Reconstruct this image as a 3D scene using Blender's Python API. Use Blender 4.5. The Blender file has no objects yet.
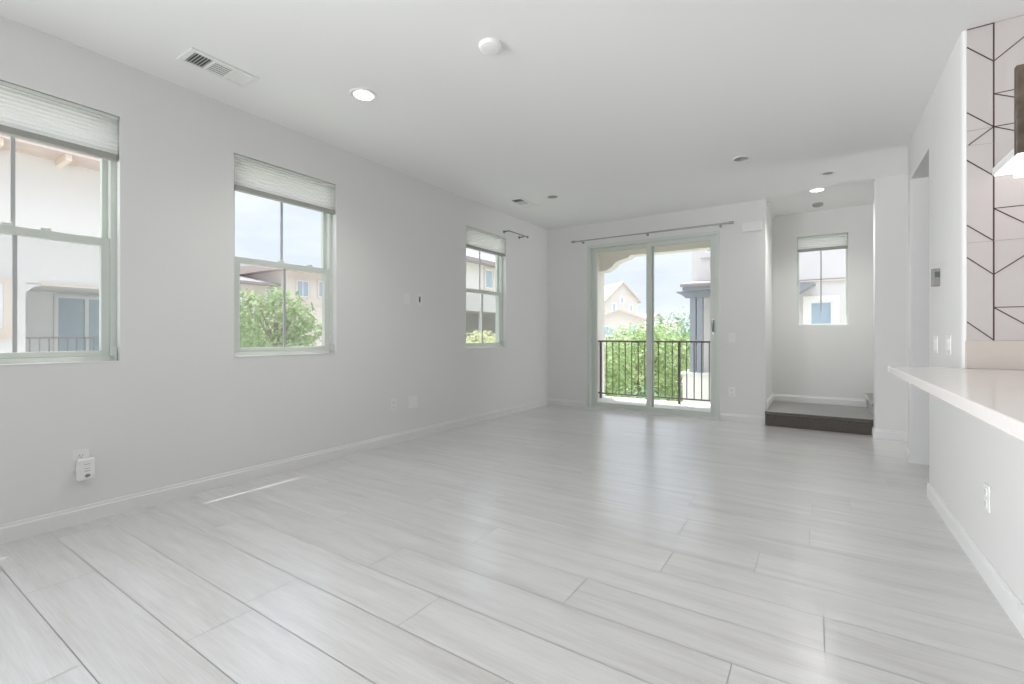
import bpy, bmesh, math, random
from mathutils import Vector, Matrix
sc = bpy.context.scene
COL = sc.collection
R = math.radians

# ------------------------------------------------------------------ camera
CAM_H = 1.076
cd = bpy.data.cameras.new('camera'); cam = bpy.data.objects.new('camera', cd); COL.objects.link(cam)
cam.location = (0, 0, CAM_H); cam.rotation_euler = (R(90), 0, R(33.3))
cd.sensor_width = 36; cd.lens = 465 / 1024 * 36; cd.shift_y = -6 / 1024; cd.clip_end = 400; cd.clip_start = .05
sc.camera = cam
# ------------------------------------------------------------------ view
sc.view_settings.view_transform = 'Standard'; sc.view_settings.look = 'None'
sc.view_settings.gamma = 1; sc.view_settings.use_curve_mapping = False
sc.view_settings.exposure = 0.0
try:
    sc.cycles.use_denoising = True; sc.cycles.max_bounces = 10; sc.cycles.diffuse_bounces = 6
    sc.cycles.transparent_max_bounces = 16; sc.cycles.sample_clamp_indirect = 4
except Exception: pass
# ------------------------------------------------------------------ sky
w = bpy.data.worlds.new('sky'); sc.world = w; w.use_nodes = True
nt = w.node_tree; N = nt.nodes; L = nt.links; N.clear()
out = N.new('ShaderNodeOutputWorld'); bg = N.new('ShaderNodeBackground')
tc = N.new('ShaderNodeTexCoord'); mp = N.new('ShaderNodeMapping'); mp.inputs['Scale'].default_value = (1.6, 1.6, 5)
nz = N.new('ShaderNodeTexNoise'); nz.inputs['Scale'].default_value = 2.2; nz.inputs['Detail'].default_value = 6; nz.inputs['Roughness'].default_value = .55
cr = N.new('ShaderNodeValToRGB'); cr.color_ramp.elements[0].position = .40; cr.color_ramp.elements[1].position = .68
cr.color_ramp.elements[0].color = (.76, .81, .97, 1); cr.color_ramp.elements[1].color = (.92, .93, .99, 1)
L.new(tc.outputs['Generated'], mp.inputs[0]); L.new(mp.outputs[0], nz.inputs[0]); L.new(nz.outputs[0], cr.inputs[0])
L.new(cr.outputs[0], bg.inputs[0]); L.new(bg.outputs[0], out.inputs[0])
sx_ = N.new('ShaderNodeSeparateXYZ'); L.new(tc.outputs['Generated'], sx_.inputs[0])       # hazy sky: brighter towards the zenith
gr = N.new('ShaderNodeMapRange'); gr.interpolation_type = 'SMOOTHSTEP'; gr.inputs['From Min'].default_value = .33; gr.inputs['From Max'].default_value = .85
gr.inputs['To Min'].default_value = 1.15; gr.inputs['To Max'].default_value = 3.4
L.new(sx_.outputs['Z'], gr.inputs[0]); L.new(gr.outputs[0], bg.inputs[1]); bg.inputs[1].default_value = 1.0
# ------------------------------------------------------------------ sun
sd = bpy.data.lights.new('sun', 'SUN'); sun = bpy.data.objects.new('sun', sd); COL.objects.link(sun)
sd.energy = 6.0; sd.angle = R(.5); sd.color = (1, .97, .9)
sun.rotation_euler = Vector((.18, -.21, -.975)).to_track_quat('-Z', 'Y').to_euler()
sun.location = (-6, 9, 20)

XL0 = -3.547
def area(name, loc, direction, sx, sy, power, col=(1, 1, 1), spread=None):
    l = bpy.data.lights.new(name, 'AREA'); l.shape = 'RECTANGLE'; l.size = sx; l.size_y = sy
    l.energy = power; l.color = col
    if spread: l.spread = R(spread)
    o = bpy.data.objects.new(name, l); COL.objects.link(o); o.location = loc
    o.rotation_euler = Vector(direction).to_track_quat('-Z', 'Y').to_euler()
    return o
# added fill lamps, out of view, brightening room, hall, stair and kitchen
area('rear_fill_lamp', (-1.4, -2.95, 1.35), (0, 1, .38), 3.4, 2.2, 7, (.96, .985, 1), 50)
area('side_fill_lamp', (XL0 + .03, -1.6, 1.3), (1, 1.0, .04), 2.4, 2.2, 57, (.955, .97, 1), 72)
area('hall_fill_lamp', (4.42, 5.75, 1.3), (-1, .02, .04), .8, 2.1, 14, (.97, .98, 1), 80)
area('side_fill_wide', (XL0 + .04, -1.6, 1.3), (1, 0, 0), 2.4, 2.2, 4, (.955, .97, 1))
area('kitchen_fill_lamp', (4.42, .6, 1.5), (-1, 0, 0), 2.4, 1.4, 4, (1, .94, .9))
area('stair_fill_lamp', (4.46, 6.85, 2.1), (-1, 0, 0), .9, .9, 22, (.98, 1, 1))

# ------------------------------------------------------------------ materials
def mat(name, base, rough=.5, metal=0, emis=None, es=0, spec=.5, trans=0, alpha=1):
    m = bpy.data.materials.new(name); m.use_nodes = True
    b = m.node_tree.nodes['Principled BSDF']
    b.inputs['Base Color'].default_value = (*base, 1); b.inputs['Roughness'].default_value = rough
    b.inputs['Metallic'].default_value = metal; b.inputs['Specular IOR Level'].default_value = spec
    b.inputs['Transmission Weight'].default_value = trans; b.inputs['Alpha'].default_value = alpha
    if emis: b.inputs['Emission Color'].default_value = (*emis, 1); b.inputs['Emission Strength'].default_value = es
    return m
def noisy(m, scale=40, amt=.06, bump=.1, dist=.002, stretch=(1, 1, 1), detail=4):
    nt = m.node_tree; N = nt.nodes; L = nt.links; b = N['Principled BSDF']
    t = N.new('ShaderNodeTexCoord'); mp = N.new('ShaderNodeMapping'); mp.inputs['Scale'].default_value = stretch
    n = N.new('ShaderNodeTexNoise'); n.inputs['Scale'].default_value = scale; n.inputs['Detail'].default_value = detail
    L.new(t.outputs['Object'], mp.inputs[0]); L.new(mp.outputs[0], n.inputs[0])
    base = b.inputs['Base Color'].default_value[:3]
    r = N.new('ShaderNodeValToRGB'); r.color_ramp.elements[0].position = .3; r.color_ramp.elements[1].position = .7
    r.color_ramp.elements[0].color = (*[c * (1 - amt) for c in base], 1); r.color_ramp.elements[1].color = (*[min(1, c * (1 + amt)) for c in base], 1)
    L.new(n.outputs[0], r.inputs[0]); L.new(r.outputs[0], b.inputs['Base Color'])
    if bump:
        bm = N.new('ShaderNodeBump'); bm.inputs['Strength'].default_value = bump; bm.inputs['Distance'].default_value = dist
        L.new(n.outputs[0], bm.inputs['Height']); L.new(bm.outputs[0], b.inputs['Normal'])
    return m
M = {}
M['paint'] = noisy(mat('wall_paint', (.745, .745, .73), .6, spec=.3), 180, .01, .06, .001)
M['ceil'] = noisy(mat('ceiling_paint', (.84, .84, .83), .8, spec=.2), 150, .01, .06, .001)
M['trim'] = mat('trim_paint', (.76, .76, .75), .5, spec=.3)
M['vinyl'] = mat('window_vinyl', (.63, .67, .62), .35)
M['plastic'] = mat('white_plastic', (.80, .80, .785), .4)
M['plastic_grey'] = mat('grey_plastic', (.25, .24, .22), .4)
M['dark'] = mat('dark_slot', (.06, .06, .06), .6)
M['duct'] = mat('duct_dark', (.10, .115, .11), .7)
M['steel'] = mat('brushed_nickel', (.42, .41, .39), .35, .9)
M['bronze'] = noisy(mat('aged_bronze', (.16, .13, .105), .38, .85), 25, .3, .1, .001)
M['shade'] = mat('shade_fabric', (.90, .90, .88), .8)
_n = M['shade'].node_tree; _t = _n.nodes.new('ShaderNodeBsdfTranslucent'); _t.inputs[0].default_value = (.95, .95, .94, 1); _m = _n.nodes.new('ShaderNodeMixShader'); _m.inputs[0].default_value = .65
_n.links.new(_n.nodes['Principled BSDF'].outputs[0], _m.inputs[1]); _n.links.new(_t.outputs[0], _m.inputs[2]); _n.links.new(_m.outputs[0], _n.nodes['Material Output'].inputs[0])
M['rail'] = mat('shade_rail', (.34, .34, .31), .5)
M['muntin'] = mat('muntin_grey', (.45, .46, .46), .5)
M['quartz'] = noisy(mat('quartz_top', (.84, .80, .77), .12), 60, .02, 0)
M['tile'] = noisy(mat('tile_glaze', (.50, .465, .455), .22), 3, .015, 0)
M['splash'] = mat('backsplash_quartz', (.52, .475, .43), .3)
M['grout'] = mat('dark_grout', (.075, .045, .04), .7)
M['grout_pale'] = mat('pale_grout', (.40, .34, .32), .7)
M['carpet'] = noisy(mat('carpet', (.115, .105, .095), .95, spec=.1), 120, .35, .8, .006)
_b = M['carpet'].node_tree.nodes['Principled BSDF']; _b.inputs['Sheen Weight'].default_value = 1; _b.inputs['Sheen Roughness'].default_value = .45; _b.inputs['Sheen Tint'].default_value = (.95, .95, .92, 1)
M['stucco'] = noisy(mat('stucco_beige', (.71, .68, .675), .9, spec=.1), 60, .03, .3, .004)
M['stucco_cream'] = noisy(mat('stucco_cream', (.88, .85, .80), .9, spec=.1), 60, .03, .3, .004)
M['stucco_warm'] = noisy(mat('stucco_warm', (.74, .665, .62), .9, spec=.1), 60, .03, .3, .004)
M['stucco_trim'] = mat('stucco_trim', (.70, .60, .53), .8)
M['exwhite'] = mat('exterior_white', (.85, .85, .86), .5)
M['exglass'] = mat('exterior_glass', (.38, .47, .56), .08, spec=.8)
M['post_grey'] = mat('porch_grey', (.30, .315, .35), .6)
M['rail_metal'] = mat('railing_metal', (.20, .165, .17), .5, .3)
M['concrete'] = noisy(mat('concrete', (.80, .79, .77), .85), 20, .05, .1)
M['ground'] = noisy(mat('ground_mix', (.58, .58, .53), .95), .6, .1, 0)
M['bark'] = noisy(mat('bark', (.22, .17, .12), .9), 30, .3, .4, .01)
M['led'] = mat('led_lens', (1, 1, 1), .5, emis=(1, .98, .94), es=6)
M['unlit_shade'] = mat('unlit_can_shade', (.42, .42, .41), .5)
M['warm_led'] = mat('warm_led', (1, 1, 1), .5, emis=(1, .93, .86), es=1.0)
M['pend_glass'] = mat('pendant_glass', (1, .97, .95), .4, emis=(1, .9, .82), es=.9)

def roof_mat(name, c):
    m = mat(name, c, .85); nt = m.node_tree; N = nt.nodes; L = nt.links; b = N['Principled BSDF']
    t = N.new('ShaderNodeTexCoord'); wv = N.new('ShaderNodeTexWave'); wv.bands_direction = 'Z'; wv.inputs['Scale'].default_value = 5
    wv.inputs['Distortion'].default_value = .6
    r = N.new('ShaderNodeValToRGB'); r.color_ramp.elements[0].color = (*[x * .72 for x in c], 1); r.color_ramp.elements[1].color = (*[min(1, x * 1.12) for x in c], 1)
    L.new(t.outputs['Object'], wv.inputs[0]); L.new(wv.outputs[0], r.inputs[0]); L.new(r.outputs[0], b.inputs['Base Color'])
    return m
M['stucco_far'] = mat('stucco_far', (.60, .56, .52), .9, spec=.1)
M['roof_pink'] = roof_mat('roof_tile_pink', (.60, .50, .46))
M['roof_grey'] = roof_mat('roof_tile_grey', (.36, .32, .33))
def leafmat(name, c1, c2):
    m = bpy.data.materials.new(name); m.use_nodes = True; nt = m.node_tree; N = nt.nodes; L = nt.links
    b = N['Principled BSDF']; b.inputs['Roughness'].default_value = .6
    g = N.new('ShaderNodeNewGeometry'); r = N.new('ShaderNodeValToRGB')
    r.color_ramp.elements[0].color = (*c1, 1); r.color_ramp.elements[1].color = (*c2, 1)
    L.new(g.outputs['Random Per Island'], r.inputs[0]); L.new(r.outputs[0], b.inputs['Base Color'])
    tr = N.new('ShaderNodeBsdfTranslucent'); mx = N.new('ShaderNodeMixShader'); mx.inputs[0].default_value = .4
    L.new(r.outputs[0], tr.inputs[0]); L.new(b.outputs[0], mx.inputs[1]); L.new(tr.outputs[0], mx.inputs[2])
    L.new(mx.outputs[0], N['Material Output'].inputs[0]); return m
M['leaf'] = leafmat('leaf_bright', (.21, .32, .11), (.45, .55, .28))
M['leaf_mid'] = leafmat('leaf_mid', (.14, .26, .14), (.32, .45, .29))
M['leaf_yellow'] = leafmat('leaf_yellow', (.58, .60, .25), (.85, .86, .62))
# clear window glass: lets light straight through and mirrors a little at grazing angles
def glassmat(name, tint, veil=0, veilcol=(.8, .8, .8)):
    m = bpy.data.materials.new(name); m.use_nodes = True; nt = m.node_tree; N = nt.nodes; L = nt.links; N.clear()
    o = N.new('ShaderNodeOutputMaterial'); t = N.new('ShaderNodeBsdfTransparent'); t.inputs[0].default_value = (*tint, 1)
    g = N.new('ShaderNodeBsdfGlossy'); g.inputs['Roughness'].default_value = .0
    f = N.new('ShaderNodeFresnel'); f.inputs[0].default_value = 1.12
    mx = N.new('ShaderNodeMixShader'); gm = N.new('ShaderNodeNewGeometry'); iv = N.new('ShaderNodeMath'); iv.operation = 'SUBTRACT'; iv.inputs[0].default_value = 1; L.new(gm.outputs['Backfacing'], iv.inputs[1])
    ml = N.new('ShaderNodeMath'); ml.operation = 'MULTIPLY'; L.new(f.outputs[0], ml.inputs[0]); L.new(iv.outputs[0], ml.inputs[1]); L.new(ml.outputs[0], mx.inputs[0]); L.new(t.outputs[0], mx.inputs[1]); L.new(g.outputs[0], mx.inputs[2])
    last = mx
    if veil:
        d = N.new('ShaderNodeBsdfDiffuse'); d.inputs[0].default_value = (*veilcol, 1)
        m2 = N.new('ShaderNodeMixShader'); m2.inputs[0].default_value = veil
        L.new(mx.outputs[0], m2.inputs[1]); L.new(d.outputs[0], m2.inputs[2]); last = m2
    L.new(last.outputs[0], o.inputs[0]); return m
M['glass'] = glassmat('window_glass', (.97, .99, .98))
M['screen'] = glassmat('insect_screen', (.95, .95, .95), .12, (.82, .82, .82))

# floor laminate, one random value per plank
def floormat():
    m = mat('oak_laminate', (.6, .59, .57), .32, spec=.6)
    m.node_tree.nodes['Principled BSDF'].inputs['Coat Weight'].default_value = 1; m.node_tree.nodes['Principled BSDF'].inputs['Coat Roughness'].default_value = .22; m.node_tree.nodes['Principled BSDF'].inputs['Coat IOR'].default_value = 1.85; nt = m.node_tree; N = nt.nodes; L = nt.links; b = N['Principled BSDF']
    at = N.new('ShaderNodeAttribute'); at.attribute_name = 'plank'; at.attribute_type = 'GEOMETRY'
    t = N.new('ShaderNodeTexCoord')
    off = N.new('ShaderNodeVectorMath'); off.operation = 'SCALE'; off.inputs['Scale'].default_value = 13
    L.new(at.outputs['Color'], off.inputs[0])
    ad = N.new('ShaderNodeVectorMath'); L.new(t.outputs['Object'], ad.inputs[0]); L.new(off.outputs[0], ad.inputs[1])
    mp = N.new('ShaderNodeMapping'); mp.inputs['Scale'].default_value = (.9, 9, 1); L.new(ad.outputs[0], mp.inputs[0])
    n = N.new('ShaderNodeTexNoise'); n.inputs['Scale'].default_value = 1.5; n.inputs['Detail'].default_value = 9; n.inputs['Roughness'].default_value = .62; n.inputs['Distortion'].default_value = .35
    L.new(mp.outputs[0], n.inputs[0])
    r = N.new('ShaderNodeValToRGB'); e = r.color_ramp.elements
    e[0].position = .30; e[0].color = (.53, .515, .50, 1); e[1].position = .66; e[1].color = (.66, .655, .65, 1)
    x = e.new(.45); x.color = (.60, .592, .584, 1)
    L.new(n.outputs[0], r.inputs[0])
    mp2 = N.new('ShaderNodeMapping'); mp2.inputs['Scale'].default_value = (3, 90, 1); L.new(ad.outputs[0], mp2.inputs[0])
    n2 = N.new('ShaderNodeTexNoise'); n2.inputs['Scale'].default_value = 2; n2.inputs['Detail'].default_value = 5; L.new(mp2.outputs[0], n2.inputs[0])
    mr = N.new('ShaderNodeMapRange'); mr.inputs['From Min'].default_value = .3; mr.inputs['From Max'].default_value = .7; mr.inputs['To Min'].default_value = .93; mr.inputs['To Max'].default_value = 1.05
    L.new(n2.outputs[0], mr.inputs[0])
    mr2 = N.new('ShaderNodeMapRange'); mr2.inputs['To Min'].default_value = .97; mr2.inputs['To Max'].default_value = 1.03
    sp = N.new('ShaderNodeSeparateColor'); L.new(at.outputs['Color'], sp.inputs[0]); L.new(sp.outputs[0], mr2.inputs[0])
    mu = N.new('ShaderNodeMath'); mu.operation = 'MULTIPLY'; L.new(mr.outputs[0], mu.inputs[0]); L.new(mr2.outputs[0], mu.inputs[1])
    vs = N.new('ShaderNodeVectorMath'); vs.operation = 'SCALE'; L.new(r.outputs[0], vs.inputs[0]); L.new(mu.outputs[0], vs.inputs['Scale'])
    L.new(vs.outputs[0], b.inputs['Base Color'])
    bm = N.new('ShaderNodeBump'); bm.inputs['Strength'].default_value = .12; bm.inputs['Distance'].default_value = .001
    L.new(n2.outputs[0], bm.inputs['Height']); L.new(bm.outputs[0], b.inputs['Normal'])
    return m
M['floor'] = floormat(); M['joint'] = mat('plank_joint', (.38, .36, .34), .6)

# ------------------------------------------------------------------ mesh builder
class MB:
    def __init__(s): s.v = []; s.f = []
    def quad(s, a, b, c, d):
        n = len(s.v); s.v += [tuple(a), tuple(b), tuple(c), tuple(d)]; s.f.append((n, n + 1, n + 2, n + 3)); return s
    def box(s, x0, x1, y0, y1, z0, z1):
        if x0 > x1: x0, x1 = x1, x0
        if y0 > y1: y0, y1 = y1, y0
        if z0 > z1: z0, z1 = z1, z0
        n = len(s.v)
        s.v += [(x0, y0, z0), (x1, y0, z0), (x1, y1, z0), (x0, y1, z0), (x0, y0, z1), (x1, y0, z1), (x1, y1, z1), (x0, y1, z1)]
        for f in ((0, 3, 2, 1), (4, 5, 6, 7), (0, 1, 5, 4), (1, 2, 6, 5), (2, 3, 7, 6), (3, 0, 4, 7)): s.f.append(tuple(n + i for i in f))
        return s
    def prism(s, pts, axis, a0, a1):            # polygon (2 coords) extruded along axis
        n = len(s.v); k = len(pts)
        def P(p, a):
            return {'x': (a, p[0], p[1]), 'y': (p[0], a, p[1]), 'z': (p[0], p[1], a)}[axis]
        s.v += [P(p, a0) for p in pts] + [P(p, a1) for p in pts]
        s.f.append(tuple(n + i for i in range(k))); s.f.append(tuple(n + k + i for i in reversed(range(k))))
        for i in range(k):
            j = (i + 1) % k; s.f.append((n + i, n + k + i, n + k + j, n + j))
        return s
    def tube(s, p, q, r, seg=12, r2=None):
        p = Vector(p); q = Vector(q); d = (q - p).normalized(); u = d.orthogonal().normalized(); w_ = d.cross(u)
        n = len(s.v); r2 = r if r2 is None else r2
        for c, rr in ((p, r), (q, r2)):
            for i in range(seg):
                a = 2 * math.pi * i / seg; s.v.append(tuple(c + rr * (math.cos(a) * u + math.sin(a) * w_)))
        for i in range(seg):
            j = (i + 1) % seg; s.f.append((n + i, n + j, n + seg + j, n + seg + i))
        s.f.append(tuple(n + i for i in reversed(range(seg)))); s.f.append(tuple(n + seg + i for i in range(seg)))
        return s
    def lathe(s, prof, c=(0, 0, 0), seg=32):    # prof: (r,z) list about a vertical axis
        n = len(s.v); k = len(prof)
        for i in range(seg):
            a = 2 * math.pi * i / seg
            for r, z in prof: s.v.append((c[0] + r * math.cos(a), c[1] + r * math.sin(a), c[2] + z))
        for i in range(seg):
            j = (i + 1) % seg
            for m_ in range(k - 1): s.f.append((n + i * k + m_, n + j * k + m_, n + j * k + m_ + 1, n + i * k + m_ + 1))
        return s
    def sphere(s, c, r, seg=12, sz=1):
        return s.lathe([(max(1e-4, r * math.sin(math.pi * i / 8)), -r * sz * math.cos(math.pi * i / 8)) for i in range(9)], c, seg)
    def build(s, name, m, parent=None, bevel=0, smooth=False, fixn=True):
        me = bpy.data.meshes.new(name); me.from_pydata(s.v, [], s.f); me.update()
        if fixn:
            b = bmesh.new(); b.from_mesh(me); bmesh.ops.recalc_face_normals(b, faces=b.faces); b.to_mesh(me); b.free()
        if smooth:
            for p in me.polygons: p.use_smooth = True
        o = bpy.data.objects.new(name, me); COL.objects.link(o); me.materials.append(M[m] if isinstance(m, str) else m)
        if parent: o.parent = parent
        if bevel:
            bv = o.modifiers.new('bevel', 'BEVEL'); bv.width = bevel; bv.segments = 2; bv.limit_method = 'ANGLE'; bv.angle_limit = R(50)
            if smooth is False:
                for p in me.polygons: p.use_smooth = False
        return o
def shift(o, root):      # parts are written in world coordinates: bring them into the frame of their root
    o.matrix_parent_inverse = root.matrix_basis.inverted()
def tag(o, label, cat, group=None):
    o['label'] = label; o['category'] = cat
    if group: o['group'] = group
    return o
def thing(name, label, cat, loc=(0, 0, 0), rz=0, group=None):
    o = bpy.data.objects.new(name, None); COL.objects.link(o); o.location = loc; o.rotation_euler = (0, 0, rz)
    o.empty_display_size = .1; return tag(o, label, cat, group)
def structure(o, label=None):
    o['kind'] = 'structure'
    if label: o['label'] = label
    return o
def sroot(name, label, loc=(0, 0, 0)):
    o = bpy.data.objects.new(name, None); COL.objects.link(o); o.location = loc; return structure(o, label)

# ------------------------------------------------------------------ room dimensions
CEIL = 2.741
XL = -3.547; XLo = XL - .16
YF = 6.409; YFo = YF + .16
XN = -.527                       # left wall of the stair nook
YN = 7.40
XR = .66; YT = 3.473
W = {1: (.195, 1.055), 2: (1.717, 2.577), 3: (4.390, 5.250)}
WZ = (.925, 2.410)
SX = (-2.866, -1.04); SZ = 2.42
W4X = (-.232, .332); W4Z = (1.218, 2.415)

def wall_openings(name, axis, a0, a1, u0, u1, z0, z1, ops, m='paint', label=None):
    """wall slab a0..a1 thick, running u0..u1, with rectangular openings (u0,u1,z0,z1)"""
    b = MB()
    us = sorted({u0, u1, *[o[0] for o in ops], *[o[1] for o in ops]}); zs = sorted({z0, z1, *[o[2] for o in ops], *[o[3] for o in ops]})
    for i in range(len(us) - 1):
        for j in range(len(zs) - 1):
            uc = (us[i] + us[i + 1]) / 2; zc = (zs[j] + zs[j + 1]) / 2
            if any(o[0] < uc < o[1] and o[2] < zc < o[3] for o in ops): continue
            if axis == 'x': b.box(a0, a1, us[i], us[i + 1], zs[j], zs[j + 1])
            else: b.box(us[i], us[i + 1], a0, a1, zs[j], zs[j + 1])
    o = b.build(name, m)
    bm = bmesh.new(); bm.from_mesh(o.data); bmesh.ops.remove_doubles(bm, verts=bm.verts, dist=1e-5)
    cen = {}
    for f in bm.faces:
        c = f.calc_center_median(); cen.setdefault((round(c.x, 4), round(c.y, 4), round(c.z, 4)), []).append(f)
    dead = [f for fs in cen.values() if len(fs) > 1 for f in fs]
    bmesh.ops.delete(bm, geom=dead, context='FACES_ONLY')
    bmesh.ops.recalc_face_normals(bm, faces=bm.faces); bm.to_mesh(o.data); bm.free()
    return structure(o, label)

wall_openings('wall_left', 'x', XLo, XL, -3.15, YFo, -.2, CEIL, [(*W[k], *WZ) for k in W] + [(-2.8, -.4, .2, 2.4)], label='long pale grey painted wall on the left with three windows')  # opening behind the camera is added for the side fill lamps
wall_openings('wall_far', 'y', YF, YFo, XL, XN, -.2, CEIL, [(SX[0], SX[1], -.02, SZ)], label='far wall holding the sliding glass door')
wall_openings('wall_nook_left', 'x', XN - .13, XN, YFo, YN, -.2, CEIL, [], label='left side wall of the stair nook')
wall_openings('wall_nook_far', 'y', YN, YN + .16, XN - .13, 4.5, -.2, CEIL, [(*W4X, *W4Z)], label='far wall of the stair nook with a small window')
def rounded(x0, x1, y0, y1, r, corners):
    """outline of a rectangle with the named corners rounded (bullnose)"""
    pts = []
    for key, cx, cy, a0 in (('00', x0, y0, 180), ('10', x1, y0, 270), ('11', x1, y1, 0), ('01', x0, y1, 90)):
        if key in corners:
            ox = cx + (r if key[0] == '0' else -r); oy = cy + (r if key[1] == '0' else -r)
            for k in range(7):
                a = R(a0 + 15 * k); pts.append((ox + r * math.cos(a), oy + r * math.sin(a)))
        else: pts.append((cx, cy))
    return pts
def smooth_auto(o):
    for p in o.data.polygons: p.use_smooth = True
    try: o.data.set_sharp_from_angle(angle=R(40))
    except Exception: pass
structure(MB().prism(rounded(.505, 4.5, 6.2, 6.35, .010, ('00', '01')), 'z', 0, CEIL).build('wall_stair', 'paint'), 'grey wall beside the carpeted stair step'); smooth_auto(bpy.data.objects['wall_stair'])
structure(MB().prism(rounded(XR, 4.5, 5.155, 5.31, .010, ('00', '01')), 'z', 0, CEIL).build('wall_pantry_far', 'paint'), 'wall end on the far side of the side opening'); smooth_auto(bpy.data.objects['wall_pantry_far'])
structure(MB().prism(rounded(XR, .82, YT, 4.39, .022, ('00', '01')), 'z', 0, CEIL).build('wall_right', 'paint'), 'bright white wall carrying the thermostat and switches'); smooth_auto(bpy.data.objects['wall_right'])
structure(MB().box(XR, .82, 4.37, 5.18, 2.405, CEIL).build('wall_header', 'paint'), 'header above the side opening')
structure(MB().box(.82, 2.6, 4.37, 5.18, 2.405, 2.5).build('ceiling_pantry', 'ceil'), 'lowered ceiling inside the side opening')
structure(MB().box(.82, 4.5, YT + .012, 3.62, 0, CEIL).build('wall_kitchen', 'paint'), 'kitchen wall behind the tiles')
structure(MB().box(2.5, 2.6, 3.62, 5.16, 0, 2.45).build('wall_pantry_right', 'paint'))
wall_openings('wall_rear', 'y', -3.15, -3.0, XL, 4.5, -.2, CEIL, [(-3.1, .3, .25, 2.45)], label='wall behind the camera')  # unseen opening added around the rear fill lamp
wall_openings('wall_kitchen_right', 'x', 4.5, 4.65, -3.15, YN + .16, -.2, CEIL, [(-.6, 1.8, .8, 2.2), (5.35, 6.15, .25, 2.35), (6.4, 7.3, 1.65, 2.55)], label='outer kitchen wall')  # unseen openings added for the kitchen, hall and stair fill lamps
pony = MB().prism(rounded(.627, .76, -.6, 4.12, .010, ('01',)), 'z', 0, .86).build('wall_peninsula', 'paint'); structure(pony, 'low white wall under the bar countertop'); smooth_auto(pony)

# ceiling with holes for the recessed cans
CANS = {'a': (-2.62, 2.121), 'b': (-2.651, 4.919), 'c': (-.60, 4.843), 'd': (.086, 5.754), 'e': (-.004, 6.338)}
ce = MB().box(XLo, 4.65, -3.15, YN + .16, CEIL, CEIL + .15).build('ceiling', 'ceil')
tmp = []
CANS['k'] = (1.15, 1.35)
for k, (x, y) in CANS.items():
    rr = {'k': .068, 'a': .068, 'b': .062, 'c': .062, 'd': .05, 'e': .068}[k]
    c = MB().tube((x, y, CEIL - .05), (x, y, CEIL + .1), rr, 40).build('cut', 'ceil'); tmp.append(c)
    mo = ce.modifiers.new('b', 'BOOLEAN'); mo.object = c; mo.operation = 'DIFFERENCE'; mo.solver = 'EXACT'
dg = bpy.context.evaluated_depsgraph_get(); newm = bpy.data.meshes.new_from_object(ce.evaluated_get(dg))
ce.modifiers.clear(); ce.data = newm
for c in tmp: bpy.data.objects.remove(c, do_unlink=True)
structure(ce, 'white flat ceiling')

# floor: planks run along x, laid as one mesh
ROW0 = 1.205; PITCH = .2345; LEN = 1.52
known = {0: -1.30, 1: -.235, 2: -.855, 3: -1.50, 6: -.633, 7: -.035}
rnd = random.Random(4)
fv = []; ff = []; fm = []; fc = []
def fq(x0, x1, y0, y1, z, mi, val):
    n = len(fv); fv.extend([(x0, y0, z), (x1, y0, z), (x1, y1, z), (x0, y1, z)]); ff.append((n, n + 1, n + 2, n + 3)); fm.append(mi); fc.append(val)
X0, X1, Y0, Y1 = XL - .01, 4.6, -3.05, 6.40
fq(X0, X1, Y0, Y1, -.0025, 1, (0, 0, 0))
g = .0012
r0 = int((Y0 - ROW0) / PITCH) - 1; r1 = int((Y1 - ROW0) / PITCH) + 1
for k in range(r0, r1 + 1):
    y0 = max(Y0, ROW0 + k * PITCH); y1 = min(Y1, ROW0 + (k + 1) * PITCH)
    if y1 - y0 < .01: continue
    xo = known.get(k, rnd.uniform(0, LEN)); xs = xo - LEN * math.ceil((xo - X0) / LEN)
    while xs < X1:
        a = max(X0, xs); b_ = min(X1, xs + LEN)
        if b_ - a > .02: fq(a + g, b_ - g, y0 + g, y1 - g, 0, 0, (rnd.random(), rnd.random(), rnd.random()))
        xs += LEN
me = bpy.data.meshes.new('floor'); me.from_pydata(fv, [], ff); me.update()
me.materials.append(M['floor']); me.materials.append(M['joint'])
ca = me.color_attributes.new('plank', 'FLOAT_COLOR', 'CORNER')
for p in me.polygons:
    p.material_index = fm[p.index]
    for li in p.loop_indices: ca.data[li].color = (*fc[p.index], 1)
fl = bpy.data.objects.new('floor', me); COL.objects.link(fl); structure(fl, 'pale grey oak laminate plank floor')
structure(MB().box(XLo, 4.65, -3.15, YFo, -.2, -.01).build('floor_slab', 'concrete'))

# baseboards -------------------------------------------------------
BH = .097; BT = .014
def base_prof(h=BH, t=BT): return [(0, 0), (t, 0), (t, h - .022), (t * .62, h - .016), (t * .55, h - .004), (t * .35, h), (0, h)]
def baseboard(name, kind, a, u0, u1, sgn, z=0):
    """kind 'x': board on a plane x=a facing sgn*x; kind 'y': on a plane y=a"""
    pr = base_prof()
    b = MB(); pts = [(a + sgn * p, z + q) for p, q in pr]
    b.prism(pts, 'y' if kind == 'x' else 'x', u0, u1)
    return structure(b.build(name, 'trim'))
baseboard('baseboard_left', 'x', XL, -3.0, YF, 1)
b1 = baseboard('baseboard_far', 'y', YF, XL + BT, SX[0] - .012, -1)
baseboard('baseboard_far_right', 'y', YF, SX[1] + .012, XN, -1)
baseboard('baseboard_nook_corner', 'x', XN, YF - BT, 6.452, 1)
baseboard('baseboard_nook_left', 'x', XN, 6.45, YN, 1, .176)
baseboard('baseboard_nook_far', 'y', YN, XN + BT, .52, -1, .176)
baseboard('baseboard_stair', 'y', 6.2, .505, 4.5, -1)
baseboard('baseboard_stair_end', 'x', .505, 6.2 - BT, 6.335, -1)
baseboard('baseboard_pantry', 'y', 5.155, XR, 2.5, -1)
baseboard('baseboard_pantry_end', 'x', XR, 5.155 - BT, 5.31, -1)
baseboard('baseboard_right', 'x', .627, -.6, 4.12, -1)
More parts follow.
